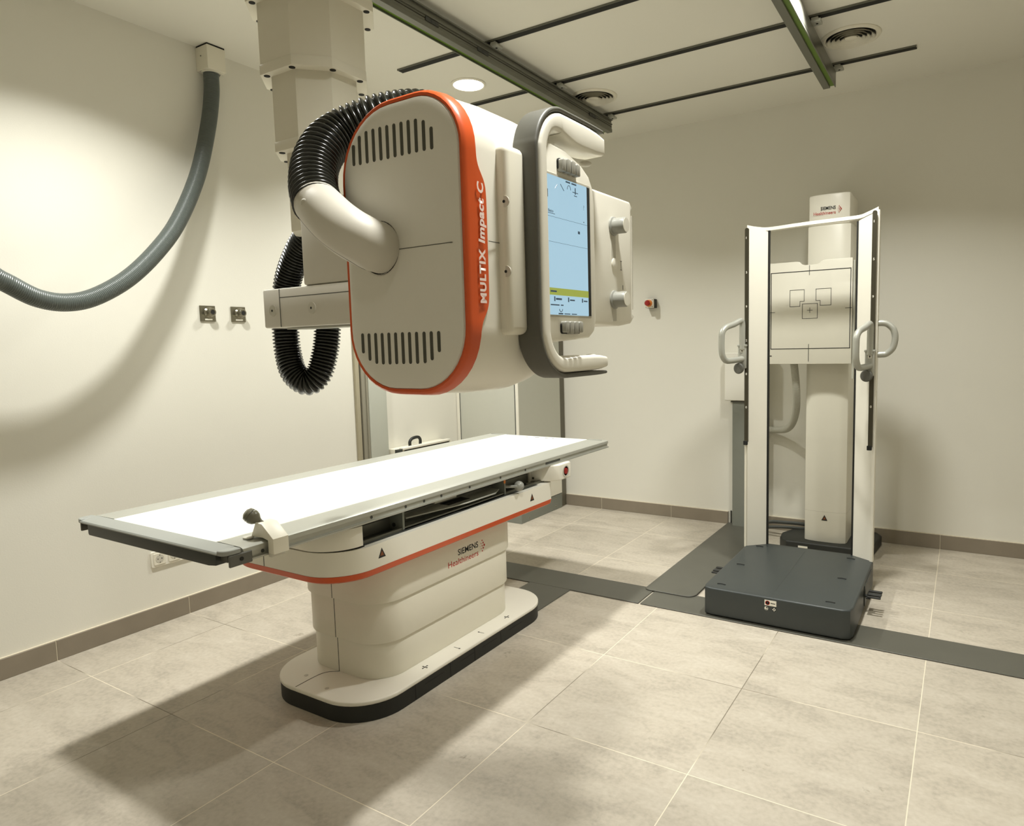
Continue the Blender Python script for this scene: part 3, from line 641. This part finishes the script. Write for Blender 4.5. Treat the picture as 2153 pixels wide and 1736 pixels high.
kb = Bm().cyl((1.60, -2.315, .694), (1.66, -2.285, .694), .007, 12).sphere((1.655, -2.265, .692), .024)
link('tray_knob', kb, 'knob', tu, label='grey ball knob')
# table top
TZ = .785
link('table_top', Bm().box(.945, 1.533, -3.672, -1.375, TZ-.030, TZ+.001, .001, 1), 'tabletop', t, label='glossy white table top')
mk = Bm()
for k, (x, w_) in enumerate(((1.13, .03), (1.20, .05), (1.27, .04), (1.32, .02))): mk.box(x, x+w_*.6, -1.425, -1.415, TZ+.001, TZ+.0014)
link('printed_marks', mk, 'mark', t, smooth=0)
def side_rail(sx, x_in, x_out):
    s = 1 if x_out > x_in else -1
    pr = [(x_in, TZ), (x_in+s*.085, TZ-.001), (x_out-s*.012, TZ-.002), (x_out-s*.002, TZ-.006), (x_out, TZ-.012), (x_out, TZ-.020), (x_out-s*.006, TZ-.022), (x_out-s*.006, TZ-.036), (x_out+s*.004, TZ-.038), (x_out+s*.004, TZ-.043), (x_out-s*.02, TZ-.043), (x_out-s*.02, TZ-.034), (x_in, TZ-.034)]
    if s < 0: pr = pr[::-1]
    pr = [(a, b) for a, b in pr]
    r_ = link('side_rail', Bm().prism(pr, -3.665, -1.345, 'y'), 'alu', t, label='aluminium side rail')
    bo = Bm()
    for k, yy in enumerate((-3.60, -3.525, -3.17, -3.0, -2.9, -2.80, -2.62, -2.40, -2.2, -2.0)):
        bo.cyl((x_out-s*.0065, yy, TZ-.029), (x_out-s*.0048, yy, TZ-.029), .0055, 12)
    link('rail_screw', bo, 'dark', r_)
    return r_
side_rail(1, 1.533, 1.655); side_rail(-1, .945, .805)
def end_cap(y0, y1, s):
    pr = [(y0, TZ+.0015), (y1-s*.02, TZ-.001), (y1-s*.003, TZ-.004), (y1, TZ-.008), (y1-s*.001, TZ-.012), (y0, TZ-.014)]
    if s < 0: pr = pr[::-1]
    return link('end_cap', Bm().prism(pr, .835, 1.625, 'x'), 'greyend', t, label='grey end cap')
ec = end_cap(-3.672, -3.728, -1)
link('end_fascia', Bm().prism([(.862, -3.715), (.885, -3.724), (1.575, -3.724), (1.598, -3.715), (1.598, -3.68), (.862, -3.68)], TZ-.050, TZ-.0125, 'z', r=.004, seg=2), 'dark', ec, label='dark end fascia')
link('end_beam', Bm().box(.83, 1.63, -3.70, -3.672, TZ-.040, TZ-.0145), 'dark2', ec)
for xa, xb, sx in ((.801, .84, -1), (1.62, 1.656, 1)):
    link('corner_bracket', Bm().prism(rr(xa, xb, -3.726, -3.672, (.03, .004, .004, .004) if sx < 0 else (.004, .03, .004, .004), 5), TZ-.014, TZ+.0005, 'z', r=.002, seg=1), 'greyend', ec)
    br = link('bracket_plate', Bm().box(xa if sx < 0 else 1.652, .808 if sx < 0 else 1.660, -3.712, -3.640, TZ-.048, TZ-.014, .002, 1), 'dark2', ec)
    link('bracket_screw', Bm().cyl((xa-.002 if sx < 0 else 1.658, -3.675, TZ-.030), (xa if sx < 0 else 1.6615, -3.675, TZ-.030), .006, 12), 'hole', br)
end_cap(-1.375, -1.335, 1)
link('data_plate', Bm().box(1.6488, 1.6498, -2.02, -1.88, TZ-.034, TZ-.024), 'dark', t, smooth=0)
# accessory clamp on the side rail
c = thing('rail_clamp', 'white rail clamp with dark ball knob on the near end of the table rail', 'clamp', (1.64, -3.56, .745))
link('clamp_block', Bm().prism([(1.585, TZ+.003), (1.610, TZ+.050), (1.640, TZ+.048), (1.690, TZ+.008), (1.690, TZ-.038), (1.664, TZ-.038), (1.664, TZ+.001), (1.640, TZ+.006)], -3.592, -3.538, 'y', r=.003, seg=2), 'white2', c)
link('clamp_hook', Bm().box(1.6605, 1.675, -3.590, -3.54, TZ-.050, TZ-.036, .003), 'lgrey', c)
link('pressure_pad', Bm().cyl((1.585, -3.600, TZ+.0012), (1.585, -3.600, TZ+.005), .016, 20), 'lgrey', c)
kn = Vector((1.622, -3.570, TZ+.040)); kd = Vector((-.62, -.38, .50)).normalized()
link('ball_knob', Bm().lathe([(.007, 0), (.0075, .012), (.010, .020), (.019, .030), (.0225, .040), (.0225, .046), (.0205, .047), (.0205, .049), (.0225, .050), (.020, .060), (.012, .066), (.001, .068)], kn, kd, 28), 'brownknob', c, label='dark glossy ball knob')

# ------------------------------------------------------------------ ceiling mounted tube unit
a_ = math.radians(1.5); O = Vector((2.471, -3.775, 1.554))
LX = Vector((math.cos(a_), -math.sin(a_), 0)); LY = Vector((math.sin(a_), math.cos(a_), 0))
HX = Matrix(((LX.x, LY.x, 0, O.x), (LX.y, LY.y, 0, O.y), (0, 0, 1, O.z), (0, 0, 0, 1)))
def W(p): return HX @ Vector(p)
t = thing('ceiling_tube_unit', 'ceiling-hung x-ray tube unit with orange trim, hoses and lit touch screen', 'x-ray unit', (1.70, -3.35, 2.76))
cx, cy = 1.701, -3.353
def octo(hx, hy, ch): return [(cx-hx+ch, cy-hy), (cx+hx-ch, cy-hy), (cx+hx, cy-hy+ch), (cx+hx, cy+hy-ch), (cx+hx-ch, cy+hy), (cx-hx+ch, cy+hy), (cx-hx, cy+hy-ch), (cx-hx, cy-hy+ch)]
link('ceiling_carriage', Bm().box(1.300, 2.653, -3.46, -3.24, 2.71, 2.80, .01).box(1.42, 1.98, -3.62, -3.08, 2.60, 2.70, .01), 'white', t)
link('carriage_wheel_truck', Bm().box(1.275, 1.300, -3.48, -3.22, 2.803, 2.828).box(2.640, 2.655, -3.48, -3.22, 2.79, 2.825), 'alud', t)
segs = ((.168, .163, .082, 2.350, 2.62), (.146, .141, .078, 2.150, 2.36), (.122, .117, .070, 1.935, 2.17), (.095, .092, .060, 1.70, 1.96))
for i, (hx, hy, ch, z0, z1) in enumerate(segs):
    s_ = link('telescopic_section', Bm().prism(octo(hx, hy, ch), z0, z1, 'z', r=.004, seg=2), 'white2', t)
    if i < 3:
        link('collar', Bm().prism(octo(hx+.0015, hy+.0015, ch), z0-.006, z0+.024, 'z', r=.003, seg=2), 'white2', s_)
        for px_, py_ in octo(hx-.012, hy-.012, ch): link('collar_screw', Bm().cyl((px_, py_, z0-.0075), (px_, py_, z0-.005), .009, 14), 'hole', s_)
# shoulder and arm block in head frame
link('shoulder', Bm(HX).box(-.725, -.38, .272, .48, -.022, .215, .008), 'arm', t)
ab = link('support_arm', Bm(HX).box(-.920, -.16, .270, .365, -.140, -.023, .006), 'arm', t, label='horizontal support arm')
link('seam', Bm(HX).box(-.838, -.835, .2692, .2706, -.138, -.025).box(-.835, -.20, .2692, .2706, -.052, -.0495), 'dark2', ab, smooth=0)
for x in (-.872, -.688):
    link('screw_cap', Bm(HX).cyl((x, .2685, -.088), (x, .2705, -.088), .017, 24), 'lgrey', ab)
    link('screw_hole', Bm(HX).cyl((x-.003, .268, -.088), (x-.003, .2696, -.088), .0035, 12), 'hole', ab)
link('underside_plate', Bm(HX).box(-.83, -.22, .285, .355, -.146, -.141), 'alu', ab)
# tube housing body
def outl(d=0, n=10):
    x0, x1, z0, z1 = -.213+d, .129-d, -.305+d, .289-d
    return rr(x0, x1, z0, z1, (.135-d, .135-d, .12-d, .15-d), n)
bodyr = []
for yv, dd in ((.006, .004), (.030, .000), (.12, -.006), (.24, -.006), (.30, .004), (.335, .022), (.355, .050), (.36, .08)):
    bodyr.append([(x, yv, z) for x, z in outl(dd)])
hb = link('tube_housing', Bm(HX).loft(bodyr), 'white', t, label='white tube housing')
# orange band, deeper on the right-hand middle where the name is printed
def outl_d(d):
    base = outl(0, 10); ins = outl(d, 10); out = []
    n = len(base)
    for i in range(n):
        a, b = Vector(base[i]), Vector(base[(i+1) % n]); c_, e_ = Vector(ins[i]), Vector(ins[(i+1) % n]); m_ = max(1, int((b-a).length/.008))
        for k in range(m_): out.append(tuple(c_.lerp(e_, k/m_)))
    return out
def depth_at(x, z):
    s = max(0, min(1, (x-.05)/.06)); m_ = 1/(1+math.exp(-(z+.150)/.010)) * (1-1/(1+math.exp(-(z-.122)/.010)))
    return .027 + s*.028*m_
o0 = outl_d(0); rings = [[(x, .012, z) for x, z in outl_d(.012)], [(x, -.003, z) for x, z in outl_d(.0105)], [(x, -.004, z) for x, z in outl_d(.005)], [(x, 0, z) for x, z in outl_d(.001)], [(x, .006, z) for x, z in outl_d(-.0015)], [(x, depth_at(x, z), z) for x, z in outl_d(-.004)], [(x, depth_at(x, z)+.0005, z) for x, z in outl_d(.006)]]
bd = link('orange_trim', Bm(HX).loft(rings, caps=False), 'orange', hb, smooth=50)
# grey front cover
fr = [[(x, -.001, z) for x, z in outl(.0108)], [(x, -.006, z) for x, z in outl(.0135)], [(x, -.010, z) for x, z in outl(.026)], [(x, -.0115, z) for x, z in outl(.045)]]
fc = link('front_cover', Bm(HX).loft(fr), 'panel', t, label='grey slotted front cover')
TOP = [(-0.1619,0.2139,0.1712),(-0.1427,0.2291,0.1703),(-0.1217,0.2348,0.1702),(-0.1013,0.2357,0.1701),(-0.0812,0.2355,0.1696),(-0.0614,0.2353,0.1692),(-0.0414,0.2346,0.1694),(-0.0217,0.2343,0.1692),(-0.0023,0.2340,0.1690),(0.0173,0.2325,0.1688),(0.0375,0.2261,0.1683),(0.0571,0.2103,0.1679)]
BOT = [(-0.1618,-0.1765,-0.2192),(-0.1422,-0.1771,-0.2351),(-0.1220,-0.1768,-0.2419),(-0.1024,-0.1774,-0.2432),(-0.0825,-0.1771,-0.2433),(-0.0629,-0.1773,-0.2429),(-0.0430,-0.1774,-0.2426),(-0.0235,-0.1776,-0.2423),(-0.0037,-0.1778,-0.2423),(0.0169,-0.1780,-0.2412),(0.0363,-0.1778,-0.2354),(0.0561,-0.1779,-0.2195)]
for S in (TOP, BOT):
    b = Bm(HX)
    for x, za, zb in S: b.prism(rr(x-.0040, x+.0040, min(za, zb), max(za, zb), .0040, 4), -.0122, -.0108, 'y')
    link('vent_slots', b, mat('slot_shadow', (70, 69, 58), .7), fc, smooth=0)
link('seam', Bm(HX).box(-.046, .100, -.0121, -.011, -.0115, -.0100), 'dark2', fc, smooth=0)
link('collar_ring', Bm(HX).lathe([(.0575, 0), (.0575, .002), (.0535, .003), (.0535, 0)], (-.098, -.010, -.004), (0, -1, 0), 40), 'arm', fc)
link('name_text', Bm().text('MULTIX', W((.1338, .0430, -.126)), (0, 0, 1), -LY, width=.104, height=.0178, bold=.042, space=1.12, ext=.0012).text('Impact C', W((.1338, .0430, -.011)), (0, 0, 1), -LY, width=.116, height=.0178, bold=.038, space=1.06, shear=.12, ext=.0012), 'txt_white', bd, smooth=0)
link('seam', Bm(HX).box(.1345, .1355, .056, .125, -.0055, -.0040), 'dark2', hb, smooth=0)
# elbow cover
ep = spline([(-.098, .02, -.004), (-.094, -.01, -.004), (-.087, -.040, -.002), (-.092, -.065, .007), (-.108, -.080, .020), (-.136, -.085, .040), (-.172, -.080, .065), (-.219, -.065, .094)], 12)
ln = sum((b-a).length for a, b in zip(ep, ep[1:]))
eo = link('elbow_cover', Bm(HX).tube(ep, lambda s: .0520-.0040*(s/ln), 32), 'arm', t, smooth=60, label='smooth grey elbow cover')
link('hose_shadow_gap', Bm(HX).cyl((-.096, -.0128, -.004), (-.096, -.0105, -.004), .0550, 36), 'hole', eo)
sm = []
for i_ in range(10, len(ep)-1):
    tg_ = (ep[i_+1]-ep[i_-1]).normalized(); q_ = Vector((-.25, -.62, -.74)); q_ = (q_-tg_*q_.dot(tg_)).normalized()
    sm.append(ep[i_]+q_*(.0518-.0040*(i_/len(ep))))
link('seam', Bm(HX).tube(sm, .0009, 6), 'dark2', eo)
link('plug', Bm(HX).sphere((-.187, -.1225, .083), .009, 1.1, .35, .8, 16), 'lgrey', eo)
# ribbed hoses
p1 = spline([(-.214, -.067, .090), (-.253, -.045, .134), (-.288, -.010, .192), (-.301, .030, .245), (-.294, .070, .280), (-.270, .10, .302), (-.238, .13, .319), (-.208, .17, .334), (-.185, .22, .345), (-.17, .29, .345), (-.16, .37, .30), (-.15, .42, .22)], 16)
P_, R_ = ribbed(p1, .0515, .0145, .0090, 7)
link('corrugated_hose', Bm(HX).tube(P_, R_, 24), 'ribbed', t, smooth=60, label='thick black ribbed hose curving over the head')
p2 = spline([(-.84, .42, .20), (-.890, .42, .150), (-.935, .42, .11), (-.982, .42, .05), (-1.010, .42, -.01), (-1.022, .42, -.08), (-1.026, .42, -.134), (-1.021, .42, -.214), (-.995, .42, -.285), (-.955, .44, -.318), (-.925, .465, -.290), (-.915, .488, -.217), (-.912, .50, -.141), (-.905, .50, -.05), (-.87, .50, .04), (-.82, .49, .10)], 12)
P_, R_ = ribbed(p2, .0440, .0112, .0085, 6)
link('corrugated_hose', Bm(HX).tube(P_, R_, 24), 'ribbed', t, smooth=60, label='black ribbed hose hanging in a loop below the arm')
# side mount
mt = link('display_mount', Bm(HX).prism(rr(.1, .158, -.188, .188, .016, 4), .090, .155, 'y', r=.012, seg=3), 'white2', t)
for z_ in (.075, -.062):
    link('mount_screw', Bm(HX).cyl((.150, .0905, z_), (.150, .093, z_), .011, 20), 'lgrey', mt)
    link('screw_hole', Bm(HX).cyl((.149, .0895, z_), (.149, .0912, z_), .003, 10), 'hole', mt)
# C-shaped handle frame : path in (y,z), cross-section in x
def cpath():
    yS, R0 = .170, .085; yE = .425; zt_, zb_ = .268, -.262; pts = []
    pts += [(yE+.012, zt_), (yE-.08, zt_), (yS+.16, zt_), (yS+R0, zt_)]
    for k in range(1, 9):
        a = math.radians(90+90*k/8); pts.append((yS+R0+R0*math.cos(a), zt_-R0+R0*math.sin(a)))
    pts += [(yS, .08), (yS, 0), (yS, -.08)]
    for k in range(0, 9):
        a = math.radians(180+90*k/8); pts.append((yS+R0+R0*math.cos(a), zb_+R0+R0*math.sin(a)))
    pts += [(yS+.16, zb_), (yE-.06, zb_), (yE+.012, zb_)]
    return pts
def cframe(off0, off1, xa, xb, r, endr=True):
    P = [Vector((y, z)) for y, z in cpath()]; P = [Vector((p.x, p.y)) for p in spline([(q.x, q.y, 0) for q in P], 3)]
    rings = []; n = len(P)
    for i, p in enumerate(P):
        tg = (P[min(i+1, n-1)]-P[max(i-1, 0)]).normalized(); nn = Vector((-tg.y, tg.x))  # inward side of the C
        sh = 1
        e = min(i, n-1-i)
        if e < 3: sh = (.72, .90, .98)[e]
        ring = []
        arm = max(0, min(1, (p.x-.20)/.1))
        o0 = off0 - ((.026 if p.y > 0 else .006)*arm if off0 < 0 else 0)
        for (x, o) in rr(xa, xb, o0, off1, r, 4):
            c_ = (o0+off1)/2; oo = c_+(o-c_)*sh; xx = (xa+xb)/2+(x-(xa+xb)/2)*(1-.25*(1-sh))
            q = p + nn*(-oo); ring.append((xx, q.x, q.y))
        rings.append(ring)
    return rings
hf = link('handle_frame', Bm(HX).loft(cframe(-.020, .010, .128, .192, .009)), 'white', t, smooth=50, label='white C-shaped handle frame')
link('grip_shell', Bm(HX).loft(cframe(.0115, .022, .130, .190, .005)), 'dark2', hf, smooth=50, label='dark grey outer shell')
link('handle_button', Bm(HX).sphere((.166, .385, .205), .017, .9, 1.1, .35), 'lgrey', hf)
link('handle_button', Bm(HX).sphere((.172, .385, -.239), .016, .9, 1.1, .3), 'white2', hf)
# display
ZB = [(.172, -.185), (.200, -.205), (.30, -.200), (.360, -.196), (.382, -.182), (.392, -.155), (.392, .112), (.386, .145), (.368, .170), (.335, .188), (.27, .206), (.20, .210), (.176, .203), (.170, .19)]
dp = link('display_panel', Bm(HX).prism(ZB, .150, .186, 'x', r=.006, seg=3), 'white', t, label='white display panel')
link('screen_frame', Bm(HX).prism(rr(.185, .369, -.1515, .1475, .006, 3), .186, .1875, 'x', r=.0), 'lgrey', dp)
sc_ = link('screen', Bm(HX).prism(rr(.1885, .352, -.1465, .143, .002, 2), .187, .1882, 'x'), 'screen', dp, smooth=0, label='lit pale blue touch screen')
link('screen_edge', Bm(HX).box(.1872, .1884, .352, .364, -.1465, .143), 'hole', dp, smooth=0)
g = Bm(HX).box(.1882, .1886, .1885, .352, -.1050, -.0900)
link('status_bar', g, 'screen_green', sc_, smooth=0)
ik = Bm(HX)
def dash(y0, y1, z0, z1): ik.box(.1882, .1887, y0, y1, z0, z1)
for q in ((.192, .216, -.099, -.0955), (.206, .210, -.118, -.108), (.213, .236, -.115, -.111), (.262, .266, -.118, -.108), (.270, .290, -.115, -.112), (.322, .326, -.117, -.108), (.330, .346, -.115, -.112), (.192, .226, -.127, -.1245), (.232, .242, -.127, -.1245),
          (.222, .240, -.1455, -.1425), (.246, .270, -.1450, -.143), (.276, .298, -.1450, -.143), (.262, .280, .1375, .1405), (.286, .306, .1375, .1405), (.1885, .216, .0635, .0645), (.1885, .352, .0575, .058), (.1885, .352, .0055, .006), (.300, .303, .118, .132), (.290, .313, .121, .1225), (.296, .308, .114, .1155), (.310, .318, .034, .040), (.335, .338, .062, .064), (.1886, .1905, .096, .112)): dash(*q)
link('screen_icons', ik, 'screen_dark', dp, smooth=0); ik = Bm(HX)
ik.tube([(.1884, .275+.007*math.cos(a), .124+.009*math.sin(a)) for a in [math.pi*k/8 for k in range(9)]], .0007, 5)
link('angle_icon', ik, 'screen_dark', dp, smooth=0); ik = Bm(HX)
ik.tube([(.1884, .232+.006*math.cos(a), -.134-.006*math.sin(a)) for a in [math.pi*k/8 for k in range(9)]], .0009, 5)
link('arc_icon', ik, 'screen_dark', dp, smooth=0)
link('tilt_icon', Bm(HX).tube([(.1884, .218, .117), (.1884, .228, .127)], .0005, 5), 'screen_dark', dp, smooth=0)
ik = Bm(HX).tube([(.1884, .240, .130), (.1884, .254, .118)], .0007, 5)
link('tilt_icon', ik, 'screen_dark', dp, smooth=0)
tb_ = Bm().text('Basico', W((.1884, .1900, .0665)), LY, (0, 0, 1), height=.0055, bold=.02, ext=.0004).text('?', W((.1884, .335, .090)), LY, (0, 0, 1), height=.010, ext=.0004)
link('screen_text', tb_, 'screen_dark', sc_, smooth=0)
for (z0, z1, zs) in ((.155, .186, 1), (-.190, -.160, -1)):
    for k in range(4):
        y0 = .232+.0195*k
        dz = .0035*abs(k-1.5)
        za, zb = (z0, z1-dz) if zs > 0 else (z0+dz, z1)
        link('panel_key', Bm(HX).prism(rr(y0, y0+.0166, za, zb, .004, 3), .184, .200, 'x', r=.0025, seg=2), 'key', dp)
    link('key_bed', Bm(HX).prism(rr(.2305, .3085, z0+.003, z1-.003, .006, 3), .184, .190, 'x'), 'hole', dp, smooth=0)
link('status_window', Bm(HX).box(.140, .141, .222, .250, -.225, -.210), 'dred', hb, smooth=0)
# collimator
co_ = link('collimator', Bm(HX).prism([(.16, -.155), (.60, -.165), (.660, -.158), (.682, -.140), (.668, -.128), (.668, .140), (.676, .150), (.660, .166), (.16, .166)], -.11, .145, 'x', r=.008, seg=3), 'white', t, label='white collimator box')
for zc in (.088, -.098):
    kn_ = link('adjusting_knob', Bm(HX).lathe([(.024, 0), (.024, .004), (.020, .006), (.020, .034), (.018, .037), (.001, .0375)], (.145, .560, zc), (1, 0, 0), 32), 'knob', co_)
    link('knob_cap', Bm(HX).lathe([(.0175, 0), (.0175, .0012), (.001, .0014)], (.1822, .560, zc), (1, 0, 0), 28), 'white', kn_)
for z_ in ((-.002, .080), (-.153, -.110)): link('knob_track', Bm(HX).box(.1448, .1455, .548, .572, *z_), 'lgrey', co_, smooth=0)
link('light_button', Bm(HX).lathe([(.014, 0), (.014, .003), (.011, .004), (.001, .005)], (.1448, .562, -.006), (1, 0, 0), 24), 'white', co_)
link('printed_symbol', Bm(HX).box(.145, .1455, .598, .606, .003, .0045).box(.145, .1455, .598, .606, -.0195, -.018).box(.145, .1455, .6015, .6025, -.018, .003).box(.145, .1455, .610, .612, -.070, -.058), 'mark', co_, smooth=0)
link('rim_groove', Bm(HX).box(.143, .1462, .664, .6685, -.120, .130), 'lgrey', co_, smooth=0)
